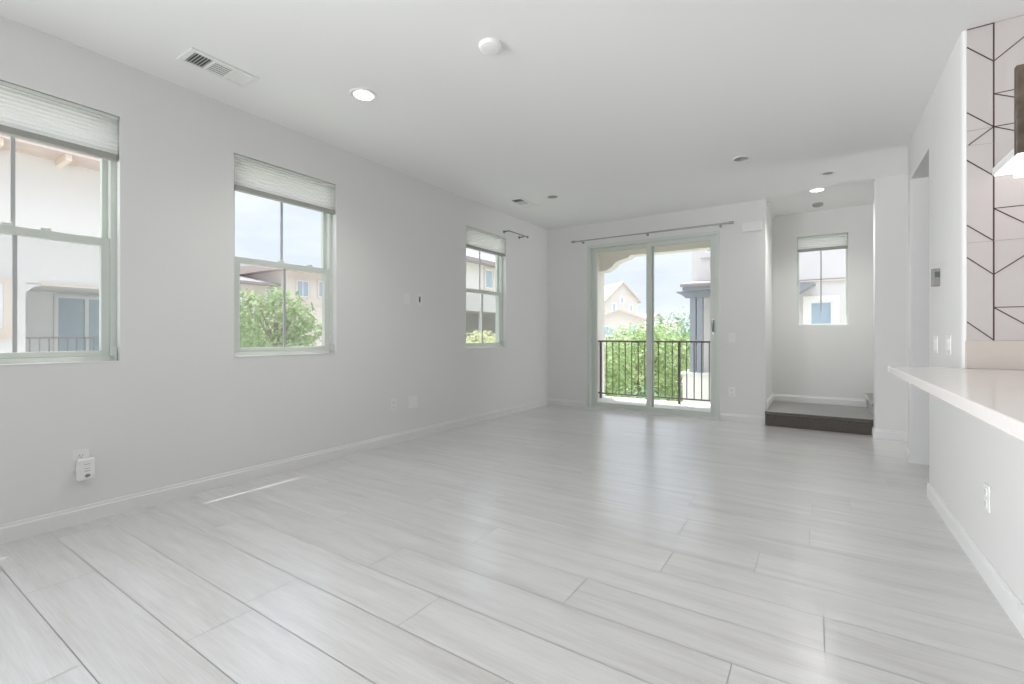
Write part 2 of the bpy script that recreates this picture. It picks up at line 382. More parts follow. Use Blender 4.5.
baseboard('baseboard_right_end', 'y', 4.12, .627 - BT, XR, 1)
baseboard('baseboard_pantry_back', 'y', 5.31, XR, 4.4, 1)

# carpeted landing and steps ----------------------------------------
lb = MB().prism([(6.352, 0), (YN, 0), (YN, .175), (6.32, .175), (6.312, .168), (6.312, .152), (6.322, .143), (6.345, .14)], 'x', XN + .001, .5)
lb.box(.5, .54, 6.352, YN, 0, .175)
ld = lb.build('floor_landing', 'carpet'); structure(ld, 'carpeted landing step in the stair nook, dark taupe riser')
for k in range(3):
    z = .175 * (k + 1); x = .53 + .26 * k
    s_ = MB().prism([(x, z), (x + .9, z), (x + .9, z + .175), (x - .025, z + .175), (x - .033, z + .167), (x - .033, z + .15), (x - .022, z + .14), (x, z + .137)], 'y', 6.352, YN)
    structure(s_.build('floor_stair_step', 'carpet'), 'carpeted stair step rising to the right' if k == 0 else None)
structure(MB().box(XN - .05, 1.6, 6.35, YN, -.2, -.001).build('floor_nook_slab', 'concrete'))

# ------------------------------------------------------------------ windows
def hung_window(n, y0, y1, label):
    z0, z1 = WZ; root = sroot('window_%d' % n, label, (XL - .1, (y0 + y1) / 2, z0))
    def part(b, name, m, parent=root, bevel=0):
        o = b.build(name, m, None, bevel); o.parent = parent
        o.matrix_parent_inverse = Matrix.Translation(-Vector(root.location)); return o
    fx0, fx1 = XLo + .005, XL - .055
    fw = .03
    b = MB(); b.box(fx0, fx1, y0, y0 + fw, z0, z1).box(fx0, fx1, y1 - fw, y1, z0, z1).box(fx0, fx1, y0 + fw, y1 - fw, z0, z0 + fw).box(fx0, fx1, y0 + fw, y1 - fw, z1 - fw, z1)
    part(b, 'window_frame', 'vinyl', bevel=.002)
    zm = z0 + .725
    # upper sash (outer track)
    ux0, ux1 = XLo + .02, XL - .105; sw = .026
    b = MB(); b.box(ux0, ux1, y0 + fw, y0 + fw + sw, zm, z1 - fw).box(ux0, ux1, y1 - fw - sw, y1 - fw, zm, z1 - fw).box(ux0, ux1, y0 + fw + sw, y1 - fw - sw, z1 - fw - sw, z1 - fw).box(ux0, ux1, y0 + fw + sw, y1 - fw - sw, zm - .012, zm + .022)
    part(b, 'upper_sash', 'vinyl')
    ym = (y0 + y1) / 2; xg = (ux0 + ux1) / 2
    part(MB().box(xg - .004, xg + .004, y0 + fw + sw, y1 - fw - sw, zm + .022, z1 - fw - sw), 'glass_pane', 'glass')
    part(MB().box(xg - .006, xg + .006, ym - .009, ym + .009, zm + .022, z1 - fw - sw), 'muntin', 'muntin')
    # lower sash (inner track)
    lx0, lx1 = XL - .10, XL - .062; sw = .042
    b = MB(); b.box(lx0, lx1, y0 + fw, y0 + fw + sw, z0 + fw, zm + .018).box(lx0, lx1, y1 - fw - sw, y1 - fw, z0 + fw, zm + .018)
    b.box(lx0, lx1, y0 + fw + sw, y1 - fw - sw, zm - .03, zm + .018).box(lx0, lx1, y0 + fw + sw, y1 - fw - sw, z0 + fw, z0 + fw + .032)
    part(b, 'lower_sash', 'vinyl', bevel=.002)
    xg = (lx0 + lx1) / 2
    part(MB().box(xg - .004, xg + .004, y0 + fw + sw, y1 - fw - sw, z0 + fw + .032, zm - .03), 'glass_pane', 'glass')
    part(MB().box(xg - .006, xg + .006, ym - .009, ym + .009, z0 + fw + .032, zm - .03), 'muntin', 'muntin')
    part(MB().box(XLo + .012, XLo + .0135, y0 + fw, y1 - fw, z0 + fw, zm), 'insect_screen', 'screen')
    # latches
    for dy in (-.03, .12 if n != 2 else .22):
        part(MB().box(lx0 + .004, lx1 - .004, ym + dy - .022, ym + dy + .022, zm + .018, zm + .03).tube((lx1 - .016, ym + dy, zm + .03), (lx1 - .016, ym + dy + .02, zm + .036), .005, 8), 'sash_latch', 'vinyl')
    part(MB().box(XL - .06, XL - .03, y1 - .032, y1 - .004, z0 + .03, z0 + .085).box(XL - .05, XL - .028, y1 - .018, y1 - .004, z0 + .004, z0 + .03), 'tilt_bracket', 'vinyl', bevel=.002)
    # thin drywall sill lip
    part(MB().box(XL - .06, XL + .004, y0 + .001, y1 - .001, z0 - .004, z0 + .002), 'sill_bead', 'trim')
    return root
hung_window(1, *W[1], 'window nearest the camera on the left wall, beige house wall outside')
hung_window(2, *W[2], 'middle window of the left wall, tree and tiled roof outside')
hung_window(3, *W[3], 'window of the left wall nearest the far corner')

def cellular(name, label, x0, x1, y0, y1, z1, drop, along, cells=9):
    """raised honeycomb shade; along = 'y' (left wall) or 'x' (nook)"""
    loc = ((x0 + x1) / 2, (y0 + y1) / 2, z1)
    t = thing(name, label, 'window shade', loc, group=None)
    inv = Matrix.Translation(-Vector(loc))
    def P(b, nm, m, bevel=0):
        o = b.build(nm, m, None, bevel); o.parent = t; o.matrix_parent_inverse = inv; return o
    P(MB().box(x0, x1, y0, y1, z1 - .022, z1), 'head_rail', 'vinyl', .003)
    a0, a1 = (x0, x1) if along == 'y' else (y0, y1)
    mid = (a0 + a1) / 2; h = (drop - .022 - .04) / cells; pts_l = []; pts_r = []
    z = z1 - .022
    for i in range(cells):
        pts_l += [(mid - .010, z), (a0 + .004, z - h / 2)]; pts_r += [(mid + .014, z), (a1 - .002, z - h / 2)]; z -= h
    pts_l.append((mid - .010, z)); pts_r.append((mid + .014, z))
    poly = pts_l + pts_r[::-1]
    b = MB()
    if along == 'y': b.prism(poly, 'y', y0 + .004, y1 - .004)
    else: b.prism([(p[0], p[1]) for p in poly], 'x', x0 + .004, x1 - .004)
    P(b, 'pleated_fabric', 'shade')
    P(MB().box(x0 + (.003 if along == 'y' else 0.004), x1 - (.0 if along == 'y' else 0.004), y0 + .004, y1 - .004, z - .038, z), 'bottom_rail', 'rail', .006)
    return t
cellular('cellular_shade', 'white cellular shade raised at the top of the window nearest the camera', XL - .052, XL - .006, W[1][0] + .004, W[1][1] - .004, WZ[1] - .003, .268, 'y')
cellular('cellular_shade', 'white cellular shade raised in the middle window of the left wall', XL - .052, XL - .006, W[2][0] + .004, W[2][1] - .004, WZ[1] - .003, .262, 'y')
cellular('cellular_shade', 'white cellular shade raised in the left wall window next to the far corner', XL - .052, XL - .006, W[3][0] + .004, W[3][1] - .004, WZ[1] - .003, .255, 'y')
cellular('cellular_shade', 'short white cellular shade raised in the small window above the carpeted landing', W4X[0] + .004, W4X[1] - .004, YN + .02, YN + .06, W4Z[1] - .003, .20, 'x', 5)

# nook window (fixed, four lights)
r4 = sroot('window_4', 'small window above the carpeted landing', ((W4X[0] + W4X[1]) / 2, YN + .1, W4Z[0]))
def p4(b, nm, m, bevel=0):
    o = b.build(nm, m, None, bevel); o.parent = r4; o.matrix_parent_inverse = Matrix.Translation(-Vector(r4.location)); return o
x0, x1 = W4X; z0, z1 = W4Z; fy0, fy1 = YN + .085, YN + .155; fw = .02
p4(MB().box(x0, x0 + fw, fy0, fy1, z0, z1).box(x1 - fw, x1, fy0, fy1, z0, z1).box(x0 + fw, x1 - fw, fy0, fy1, z0, z0 + fw).box(x0 + fw, x1 - fw, fy0, fy1, z1 - fw, z1), 'window_frame', 'vinyl', .002)
p4(MB().box(x0 + fw, x1 - fw, YN + .118, YN + .126, z0 + fw, z1 - fw), 'glass_pane', 'glass')
xm = (x0 + x1) / 2 - .01; zm = 1.84
p4(MB().box(xm - .008, xm + .008, YN + .112, YN + .117, z0 + fw + .16, z1 - fw), 'muntin', 'muntin')
p4(MB().box(x0 + fw, x1 - fw, YN + .112, YN + .117, zm - .007, zm + .007), 'muntin', 'muntin')

# ------------------------------------------------------------------ sliding door
dr = sroot('door_1', 'sliding glass door to the balcony', (SX[0], YF, 0))
def pd(b, nm, m, bevel=0, parent=None):
    o = b.build(nm, m, None, bevel); o.parent = parent or dr; o.matrix_parent_inverse = Matrix.Translation(-Vector(dr.location)); return o
a, c = SX; dy0, dy1 = YF - .008, YF + .13
pd(MB().box(a, a + .045, dy0, dy1, 0, SZ).box(c - .045, c, dy0, dy1, 0, SZ).box(a + .045, c - .045, dy0, dy1, SZ - .045, SZ).box(a + .045, c - .045, dy0, dy1, 0, .03), 'door_frame', 'vinyl', .003)
def panel(x0, x1, y0, y1, nm):
    st = .072; zt = SZ - .045; zb = .03
    q = pd(MB().box(x0, x0 + st, y0, y1, zb, zt).box(x1 - st, x1, y0, y1, zb, zt).box(x0 + st, x1 - st, y0, y1, zt - .06, zt).box(x0 + st, x1 - st, y0, y1, zb, zb + .062), nm, 'vinyl', .003)
    pd(MB().box(x0 + st, x1 - st, (y0 + y1) / 2 - .004, (y0 + y1) / 2 + .004, zb + .062, zt - .06), 'glass_pane', 'glass')
panel(a + .045, -1.905, YF + .072, YF + .112, 'fixed_panel')
panel(-1.99, c - .045, YF + .02, YF + .06, 'sliding_panel')
h = MB(); hx = c - .085
for k in range(10):
    t0 = math.pi * k / 10; t1 = math.pi * (k + 1) / 10
    h.tube((hx, YF + .02 - .045 * math.sin(t0), 1.13 + .075 - .075 * math.cos(t0)), (hx, YF + .02 - .045 * math.sin(t1), 1.13 + .075 - .075 * math.cos(t1)), .009, 8)
h.box(hx - .014, hx + .014, YF + .012, YF + .02, 1.10, 1.31)
pd(h, 'door_handle', 'steel')
structure(MB().box(a, c, dy0 - .012, dy0, -.001, .012).build('trim_1', 'trim'), 'door threshold strip')

# curtain rods -------------------------------------------------------
t = thing('curtain_rod', 'thin grey curtain rod mounted above the sliding glass door', 'curtain rod', (-1.98, YF, 2.48))
def cr_part(b, nm, m='steel'):
    o = b.build(nm, m, None, 0, True); o.parent = t; o.matrix_parent_inverse = Matrix.Translation(-Vector(t.location)); smooth_auto(o); return o
ry = YF - .085; rz = 2.485
cr_part(MB().tube((-3.02, ry, rz), (-1.95, ry, rz), .0085).tube((-1.95, ry, rz), (-.93, ry, rz), .011), 'rod')
for x in (-3.05, -.905): cr_part(MB().tube((x - .02, ry, rz), (x + .02, ry, rz), .017, 14).sphere((x + (.024 if x > -2 else -.024), ry, rz), .017), 'finial')
for x in (-2.93, -1.96, -1.03): cr_part(MB().tube((x, YF - .001, rz - .012), (x, ry, rz - .012), .006, 8).tube((x, YF - .006, rz - .012), (x, YF, rz - .012), .018, 14), 'bracket')
t = thing('curtain_rod', 'short black curtain rod beside the far window of the left wall', 'curtain rod', (XL, 5.45, 2.48))
M['rod_dark'] = mat('dark_rod', (.24, .24, .23), .4, .6)
cr_part(MB().tube((XL + .085, 5.20, 2.49), (XL + .085, 5.66, 2.49), .007), 'rod', 'rod_dark')
cr_part(MB().sphere((XL + .085, 5.675, 2.49), .016), 'finial', 'rod_dark')
cr_part(MB().tube((XL + .085, 5.20, 2.49), (XL, 5.20, 2.485), .008).tube((XL + .006, 5.20, 2.485), (XL, 5.20, 2.485), .022, 14), 'bracket', 'rod_dark')
cr_part(MB().tube((XL + .085, 5.58, 2.478), (XL, 5.58, 2.478), .007).tube((XL + .006, 5.58, 2.478), (XL, 5.58, 2.478), .02, 14), 'bracket', 'rod_dark')

# ------------------------------------------------------------------ ceiling fittings
def vent(label, cx, cy, L_=.40, Wd=.20, k=1.0):
    t = thing('ceiling_vent', label, 'air vent', (cx, cy, CEIL), group=None)
    inv = Matrix.Translation(-Vector(t.location))
    def P(b, nm, m, bv=0):
        o = b.build(nm, m, None, bv); o.parent = t; o.matrix_parent_inverse = inv; return o
    x0, x1, y0, y1 = cx - Wd / 2, cx + Wd / 2, cy - L_ / 2, cy + L_ / 2
    z = CEIL - .010; bw = .030; sec = (L_ - 2 * bw - 2 * .016) / 3
    b = MB(); b.box(x0, x0 + bw, y0, y1, z, CEIL).box(x1 - bw, x1, y0, y1, z, CEIL).box(x0 + bw, x1 - bw, y0, y0 + bw, z, CEIL).box(x0 + bw, x1 - bw, y1 - bw, y1, z, CEIL)
    for i in (1, 2):
        yy = y0 + bw + sec * i + .016 * (i - 1); b.box(x0 + bw, x1 - bw, yy, yy + .016, z, CEIL)
    P(b, 'register_frame', 'plastic', .002)
    P(MB().box(x0 + bw, x1 - bw, y0 + bw, y1 - bw, CEIL - .0015, CEIL - .0005), 'duct_opening', 'duct')
    for i in range(3):
        ya = y0 + bw + i * (sec + .016)
        tilt = (1, .0, -1)[i]
        b = MB()
        if i == 1:
            nl = 6
            for j in range(nl):
                xx = x0 + bw + (Wd - 2 * bw) * (j + .5) / nl
                b.prism([(xx - .005, CEIL - .009), (xx + .001, CEIL - .004), (xx + .0025, CEIL - .004), (xx - .0035, CEIL - .009)], 'y', ya, ya + sec)
        else:
            nl = 6
            for j in range(nl):
                yy = ya + sec * (j + .5) / nl
                s_ = .009 if i == 2 else -.004
                b.prism([(yy - s_, CEIL - .002), (yy + s_, CEIL - .009), (yy + s_ + .0015, CEIL - .009), (yy - s_ + .0015, CEIL - .002)], 'x', x0 + bw, x1 - bw)
        P(b, 'louver_bank', 'plastic')
    return t
vent('white rectangular ceiling vent above the two nearest windows', -3.11, 1.42, .39, .20)
vent('smaller white ceiling vent near the far left corner', -3.07, 4.93, .42, .20)

def can(label, key, lit, r, power=0):
    x, y = CANS[key]; t = thing('recessed_light', label, 'ceiling light', (x, y, CEIL))
    def P(b, nm, m):
        o = b.build(nm, m, None, 0, True); o.parent = t; smooth_auto(o); return o
    P(MB().lathe([(r - .001, .0), (r - .001, -.003), (r + .018, -.007), (r + .024, -.003), (r + .024, 0)], seg=40), 'trim_ring', 'plastic')
    P(MB().lathe([(r - .0015, 0), (r - .004, .01), (r - .016, .05), (r - .017, .052)], seg=40), 'baffle', 'plastic' if lit else 'unlit_shade')  # unlit cans: shade of the recess painted as grey on baffle and lens
    P(MB().lathe([(1e-4, .05), (r - .018, .05), (r - .018, .052), (1e-4, .052)], seg=40), 'lens', 'led' if lit else 'unlit_shade')
    if lit:
        l = bpy.data.lights.new('lamp', 'SPOT'); l.energy = power; l.spot_size = R(140); l.spot_blend = .9; l.shadow_soft_size = .05; l.color = (1, .98, .95)
        o = bpy.data.objects.new('lamp', l); COL.objects.link(o); o.parent = t; o.location = (0, 0, .03)
    return t
can('lit recessed ceiling light with white ring, nearest the camera', 'a', True, .068, 45)
can('unlit recessed ceiling light near the far left corner vent', 'b', False, .062)
can('unlit recessed ceiling light in front of the end of the sliding door wall', 'c', False, .062)
can('small unlit ceiling recess just before the lit light of the stair nook', 'd', False, .05)
can('lit recessed ceiling light at the stair nook', 'e', True, .068, 70)
can('added out-of-view recessed ceiling light brightening the bar countertop', 'k', True, .068, 40)  # unseen extra can, added to brighten the countertop
def puck(label, cat, name, x, y, r, h_, m='ceil', vents=False):
    t = thing(name, label, cat, (x, y, CEIL))
    o = MB().lathe([(1e-4, -h_), (r * .80, -h_), (r * .92, -h_ * .85), (r, -h_ * .35), (r, 0)], seg=40).build('housing', m, None, 0, True); o.parent = t; smooth_auto(o)
    o = MB().lathe([(r * .60, -h_ + .0005), (r * .66, -h_ - .0012), (r * .70, -h_ + .0005)], seg=32).build('cover_ring', m, None, 0, True); o.parent = t; smooth_auto(o)
    return t
puck('round white ceiling disc in the near middle of the ceiling', 'smoke detector', 'smoke_detector', -1.565, 2.16, .068, .022)
puck('small grey round detector on the nook ceiling behind the lit light', 'smoke detector', 'smoke_detector', .003, 7.0, .058, .035, 'rail')
puck('tiny round sprinkler cover on the ceiling by the sliding door wall', 'sprinkler cover', 'sprinkler_cover', -2.753, 5.749, .035, .010)

# ------------------------------------------------------------------ wall plates
def plate(name, label, cat, pos, face, w_=.072, h_=.116, kind='outlet', group=None):
    """face: '+x','-x','-y' outward direction. Local frame: u across, v up, n outward"""
    rz = {'+x': R(90), '-x': R(-90), '-y': 0}[face]
    t = thing(name, label, cat, pos, rz, group)
    def P(b, nm, m, bv=0):
        o = b.build(nm, m, None, bv); o.parent = t; return o
    # local: x across, -y outward, z up (face -y has rz 0)
    P(MB().box(-w_ / 2, w_ / 2, -.006, 0, -h_ / 2, h_ / 2), 'cover_plate', 'plastic', .003)
    if kind in ('outlet', 'outlet_plug'):
        for s_ in (-1, 1):
            zc = s_ * .026
            P(MB().box(-.016, .016, -.009, -.005, zc - .018, zc + .018), 'receptacle', 'plastic', .004)
            P(MB().box(-.0075, -.0055, -.0095, -.0088, zc - .003, zc + .009).box(.0055, .0075, -.0095, -.0088, zc - .003, zc + .007).tube((0, -.0088, zc - .009), (0, -.0095, zc - .009), .0028, 8), 'slots', 'dark')
    elif kind == 'rocker':
        n_ = max(1, round(w_ / .08)); 
        for i in range(n_):
            xc = (i - (n_ - 1) / 2) * .046
            P(MB().prism([(-.006, -.033), (-.010, -.033), (-.0075, 0), (-.011, .033), (-.006, .033)], 'x', xc - .0165, xc + .0165), 'rocker', 'plastic')
    elif kind == 'cable':
        P(MB().box(-.011, .011, -.0075, -.0055, -.03, .03), 'cable_opening', 'duct', .003)
        P(MB().tube((0, -.006, .012), (0, -.016, .012), .005, 10), 'coax_jack', 'steel')
    elif kind == 'blank':
        for s_ in (-1, 1): P(MB().tube((0, -.0055, s_ * .042), (0, -.0075, s_ * .042), .0035, 10), 'screw', 'plastic')
    return t
plate('wall_outlet', 'white outlet low on the left wall with a device plugged in', 'outlet', (XL, .875, .362), '+x', .076, .124, 'outlet')
t = thing('plug_in_device', 'white plug-in device with a small grey logo, in the lower socket of the left outlet', 'plug-in device', (XL + .0097, .888, .312))
def P(b, nm, m, bv=0):
    o = b.build(nm, m, None, bv); o.parent = t; return o
P(MB().prism([(0, -.060), (.038, -.060), (.042, -.03), (.036, .053), (.028, .060), (0, .060)], 'y', -.038, .038), 'housing', 'plastic', .004)
for _z in (.028, .004, -.010): P(MB().box(.034, .0395 + (.028 - _z) * .06, -.010, .016, _z, _z + .0025), 'vent_slit', 'rail')
P(MB().tube((.039, .002, -.036), (.0425, .002, -.036), .010, 14).tube((.039, .010, -.034), (.0428, .010, -.034), .007, 12), 'logo_badge', 'plastic_grey')
plate('wall_plate', 'blank white wall plate at eye height, left one of the pair on the left wall', 'wall plate', (XL, 3.42, 1.462), '+x', .085, .115, 'blank')
plate('cable_plate', 'white wall plate with a dark cable opening, right one of the eye-height pair', 'wall plate', (XL, 3.60, 1.465), '+x', .075, .115, 'cable')
plate('wall_outlet', 'white outlet low on the left wall under the eye-height plates', 'outlet', (XL, 3.235, .385), '+x', .075, .118, 'outlet')
plate('wall_plate', 'wide blank white plate low on the left wall, right of an outlet', 'wall plate', (XL, 3.50, .382), '+x', .13, .12, 'blank')
plate('light_switch', 'white rocker switch on the wall right of the sliding door', 'light switch', (-.90, YF, 1.05), '-y', .08, .118, 'rocker')
plate('wall_outlet', 'white outlet low on the wall right of the sliding door', 'outlet', (-.90, YF, .37), '-y', .075, .118, 'outlet')
plate('light_switch', 'white wall switch above the bar countertop, directly under the thermostat', 'light switch', (XR, 4.13, 1.02), '-x', .12, .118, 'rocker')
plate('light_switch', 'white wall switch above the bar countertop, closer to the tiled wall', 'light switch', (XR, 3.77, 1.025), '-x', .12, .118, 'rocker')
plate('wall_outlet', 'white outlet low on the wall under the bar countertop', 'outlet', (.627, 2.86, .365), '-x', .075, .118, 'outlet')
# thermostat
t = thing('thermostat', 'small grey thermostat on the white wall above the bar countertop', 'thermostat', (XR, 4.03, 1.455))
P(MB().box(-.042, .042, -.008, 0, -.058, .058), 'wall_mount', 'plastic_grey', .003)
P(MB().box(-.038, .038, -.018, -.007, -.054, .054), 'housing', 'plastic_grey', .006)
P(MB().box(-.026, .026, -.0195, -.0178, .0, .036), 'display', 'duct')
# door chime box
t = thing('door_chime', 'plain white chime box high on the wall right of the sliding door', 'door chime', (-.672, YF, 2.415))
P(MB().box(-.105, .105, -.05, 0, -.055, .055), 'cover', 'plastic', .005)
P(MB().box(-.112, .112, -.006, 0, -.062, .062), 'back_plate', 'plastic')

# ------------------------------------------------------------------ countertop and tile wall
t = thing('countertop', 'long white quartz bar countertop overhanging the low right wall', 'countertop', (.6, 2.0, .86))
o = MB().box(.347, 1.32, -.7, YT - .001, .8605, .90).build('slab', 'quartz', None, .004); o.parent = t; o.matrix_parent_inverse = Matrix.Translation(-Vector(t.location))
o = MB().box(.347, XR - .001, YT - .001, YT + .05, .8605, .90).build('slab_end', 'quartz', None, .004); o.parent = t; o.matrix_parent_inverse = Matrix.Translation(-Vector(t.location))
t = thing('base_cabinet', 'cabinet carcass under the kitchen side of the bar countertop', 'cabinet', (1.0, 1.4, 0))
o = MB().box(.765, 1.28, -.6, YT - .02, .1, .858).box(.765, 1.22, -.6, YT - .02, 0, .1).build('carcass', 'trim'); o.parent = t; o.matrix_parent_inverse = Matrix.Translation(-Vector(t.location))
for k in range(6):
    y = -.56 + k * .66
    o = MB().box(1.28, 1.30, y, y + .64, .12, .84).build('door', 'trim', None, .003); o.parent = t; o.matrix_parent_inverse = Matrix.Translation(-Vector(t.location))
TX0 = XR + .018
tw = structure(MB().box(TX0, 4.5, YT - .006, YT + .011, 1.05, CEIL).build('wall_tile', 'tile'), 'off white geometric tile wall with dark grout lines')
bs = MB().box(XR + .012, 4.5, YT - .014, YT - .0005, .9005, 1.05).build('backsplash', 'splash', None, .002); tag(bs, 'low beige quartz backsplash strip between countertop and patterned tiles', 'backsplash')
# grout pattern: chevrons in 0.12 m columns
def gl(b, x0, z0, x1, z1, w_=.0055):
    d = Vector((x1 - x0, 0, z1 - z0)); n = Vector((-d.z, 0, d.x)).normalized() * w_ / 2
    p = Vector((x0, 0, z0)); q = Vector((x1, 0, z1)); ya, yb = YT - .0072, YT - .005
    k = len(b.v)
    for y in (ya, yb):
        for v in (p + n, q + n, q - n, p - n): b.v.append((v.x, y, v.z))
    for f in ((0, 1, 2, 3), (7, 6, 5, 4), (0, 4, 5, 1), (1, 5, 6, 2), (2, 6, 7, 3), (3, 7, 4, 0)): b.f.append(tuple(k + i for i in f))
sx = lambda x: x * 1.0853; sz = lambda z: 1.076 + (z - 1.076) * 1.0853
g1 = MB(); g2 = MB(); xa, xb, xc = TX0, sx(.7205), sx(.842)
gl(g1, xb, 1.05, xb, CEIL - .002, .0062)
for k in range(1, 12): gl(g1, xb + k * .2426, 1.05, xb + k * .2426, CEIL - .002, .0062)
for za, zb in ((2.52, 2.42), (2.193, 2.10), (1.955, 1.86), (1.63, 1.542), (1.469, 1.377), (1.147, 1.056)): gl(g1, xa, sz(za), xb, sz(zb))
gl(g1, xa, CEIL - .004, xb, CEIL - .004); gl(g2, xb, CEIL - .004, 4.4, CEIL - .004, .004)
gl(g1, sx(.631), sz(2.03), xb, sz(2.10))
gl(g2, xa, sz(2.099), xb, sz(2.10), .004); gl(g2, xa, sz(2.027), xb, sz(2.02), .003); gl(g2, xa, sz(1.541), xb, sz(1.541), .004)
xd = xb + .2426
for (za, zb) in ((2.42, 2.60), (2.10, 1.985), (2.261, 2.145), (1.70, 1.52), (1.377, 1.555), (1.216, 1.04)): 
    gl(g1, xb, sz(za), xd if za != 1.216 else xb + .22, sz(zb if za != 1.216 else 1.056))
for z in (2.261, 2.10, 1.70, 1.216): gl(g1, xb, sz(z), xd, sz(z), .0045)
gl(g2, xb, sz(1.542), xd, sz(1.542), .004); gl(g2, xb, 1.052, 4.4, 1.052, .003)
# the pattern goes on to the right, mirrored in every second column
for k in range(1, 11):
    xq = xb + k * .2426
    for i, z in enumerate((1.25, 1.55, 1.85, 2.15, 2.45)):
        dz = .19 if (i + k) % 2 else -.19
        gl(g1, xq, z, xq + .2426, z + dz); gl(g1, xq, z, xq + .2426, z, .0045)
g1.build('grout', 'grout', tw); g2.build('grout', 'grout_pale', tw)

# slim hood with a lit underside
t = thing('range_hood', 'slim pale hood with bright lit underside on the patterned tile wall', 'range hood', (1.17, YT, 1.92))
def P(b, nm, m, bv=0):
    o = b.build(nm, m, None, bv); o.parent = t; o.matrix_parent_inverse = Matrix.Translation(-Vector(t.location)); return o
P(MB().box(.775, 1.54, 2.98, YT - .008, 1.927, 1.965), 'canopy', 'plastic', .003)
P(MB().box(.782, 1.533, 2.99, YT - .012, 1.921, 1.927), 'light_panel', 'warm_led')
P(MB().box(1.02, 1.30, 3.18, YT - .008, 1.965, CEIL), 'duct_cover', 'plastic', .003)
# pendant lantern over the counter
px, py = .625, 1.93
t = thing('pendant_lantern', 'bronze framed pendant lantern with glowing white base over the bar countertop', 'pendant light', (px, py, CEIL))
P(MB().lathe([(1e-4, -.025), (.05, -.025), (.06, -.018), (.06, 0)], (px, py, CEIL), 28), 'ceiling_canopy', 'bronze')
P(MB().tube((px, py, 1.86), (px, py, CEIL - .02), .006), 'stem', 'bronze')
hw = .133
for ux in (-1, 1):
    P(MB().box(px + ux * hw - .012, px + ux * hw + .012, py - .010, py + .010, 1.60, 1.857), 'strap', 'bronze', .001)
P(MB().box(px - hw + .012, px + hw - .012, py - .010, py + .010, 1.845, 1.857), 'top_bar', 'bronze')
P(MB().box(px - hw - .012, px + hw + .012, py - .018, py + .018, 1.537, 1.601), 'glass_tray', 'pend_glass', .003)

# ------------------------------------------------------------------ eaves and outside of the home
structure(MB().box(XLo - .13, XLo, -3.2, 9.0, 3.0, 3.12).build('trim_2', 'stucco_cream'), 'roof eave over the left windows')
structure(MB().box(XLo, -.5, YFo, 8.45, 2.72, 2.9).build('trim_3', 'stucco_cream'), 'balcony soffit')
structure(MB().box(XN - .7, 4.5, YN + .16, YN + .16 + .12, 3.0, 3.12).build('trim_4', 'stucco_cream'), 'roof eave over the nook window')
structure(MB().box(XLo, 4.65, -3.15, YN + .16, CEIL + .16, 3.0).build('ceiling_roof_slab', 'stucco_cream'))
# balcony
structure(MB().box(-3.72, -.66, YFo, 8.40, -.30, -.072).build('floor_balcony', 'concrete'), 'pale concrete balcony floor')
b = MB()
arch = [(-3.72, 2.75), (-3.72, -.3), (-3.40, -.3), (-3.40, 2.27), (-3.27, 2.285), (-3.17, 2.34), (-3.09, 2.42), (-2.98, 2.462), (-2.86, 2.487), (-2.80, 2.53), (-1.2, 2.53), (-1.2, 2.75)]
b.prism(arch, 'y', 8.15, 8.40)
structure(b.build('wall_balcony', 'stucco_cream'), 'cream stucco arch in front of the balcony')
structure(MB().box(-3.72, -3.40, YFo, 8.15, -.3, 2.75).build('wall_balcony_left', 'stucco_cream'))
structure(MB().box(-1.2, -.66, 8.15, 8.40, -.3, 2.75).box(-.66, -.657, YFo, 8.4, -.3, 2.75).build('wall_balcony_right', 'stucco_cream'))
t = thing('balcony_railing', 'dark mauve metal railing with thin vertical bars outside the sliding door', 'railing', (-2.3, 8.1, -.072))
P(MB().box(-3.40, -1.2, 8.08, 8.12, .965, .995), 'top_rail', 'rail_metal', .003)
P(MB().box(-3.40, -1.2, 8.085, 8.115, .01, .035), 'bottom_rail', 'rail_metal', .003)
for x in (-3.352, -1.946, -1.24): P(MB().box(x - .02, x + .02, 8.08, 8.12, -.071, .966), 'post', 'rail_metal', .002)
x = -3.236
while x < -1.3:
    if abs(x + 1.946) > .05: P(MB().box(x - .0075, x + .0075, 8.0925, 8.1075, .034, .966), 'baluster', 'rail_metal')
    x += .1175

# ------------------------------------------------------------------ neighbours
def ext_window(t, P, plane, a, u0, u1, z0, z1, trimw=.09, m_trim='stucco_trim', mull=True, out_=.05, sgn=1):
    """window on a wall plane x=a (or y=a) facing sgn"""
    def bx(b, u0, u1, d0, d1, z0, z1):
        d0, d1 = a + sgn * d0, a + sgn * d1
        return b.box(d0, d1, u0, u1, z0, z1) if plane == 'x' else b.box(u0, u1, d0, d1, z0, z1)
    b = MB(); tw_ = trimw
    bx(b, u0 - tw_, u0, -.02, out_, z0 - tw_, z1 + tw_); bx(b, u1, u1 + tw_, -.02, out_, z0 - tw_, z1 + tw_); bx(b, u0, u1, -.02, out_, z1, z1 + tw_); bx(b, u0 - .03, u1 + .03, -.02, out_ + .03, z0 - tw_, z0)
    f = P(b, 'window', m_trim)
    b = MB(); e = .045
    bx(b, u0, u0 + e, -.01, .02, z0, z1); bx(b, u1 - e, u1, -.01, .02, z0, z1); bx(b, u0 + e, u1 - e, -.01, .02, z0, z0 + e); bx(b, u0 + e, u1 - e, -.01, .02, z1 - e, z1)
    if mull: bx(b, (u0 + u1) / 2 - .02, (u0 + u1) / 2 + .02, -.01, .02, z0, z1)
    s_ = b.build('sash', 'exwhite'); s_.parent = f; 
    g_ = bx(MB(), u0 + e, u1 - e, -.01, .008, z0 + e, z1 - e).build('pane', 'exglass'); g_.parent = f
    return f
def nb(name, label, loc=(0, 0, 0)):
    t = thing(name, label, 'building', (0, 0, 0))
    def P(b, nm, m, bv=0):
        o = b.build(nm, m, None, bv); o.parent = t; return o
    return t, P
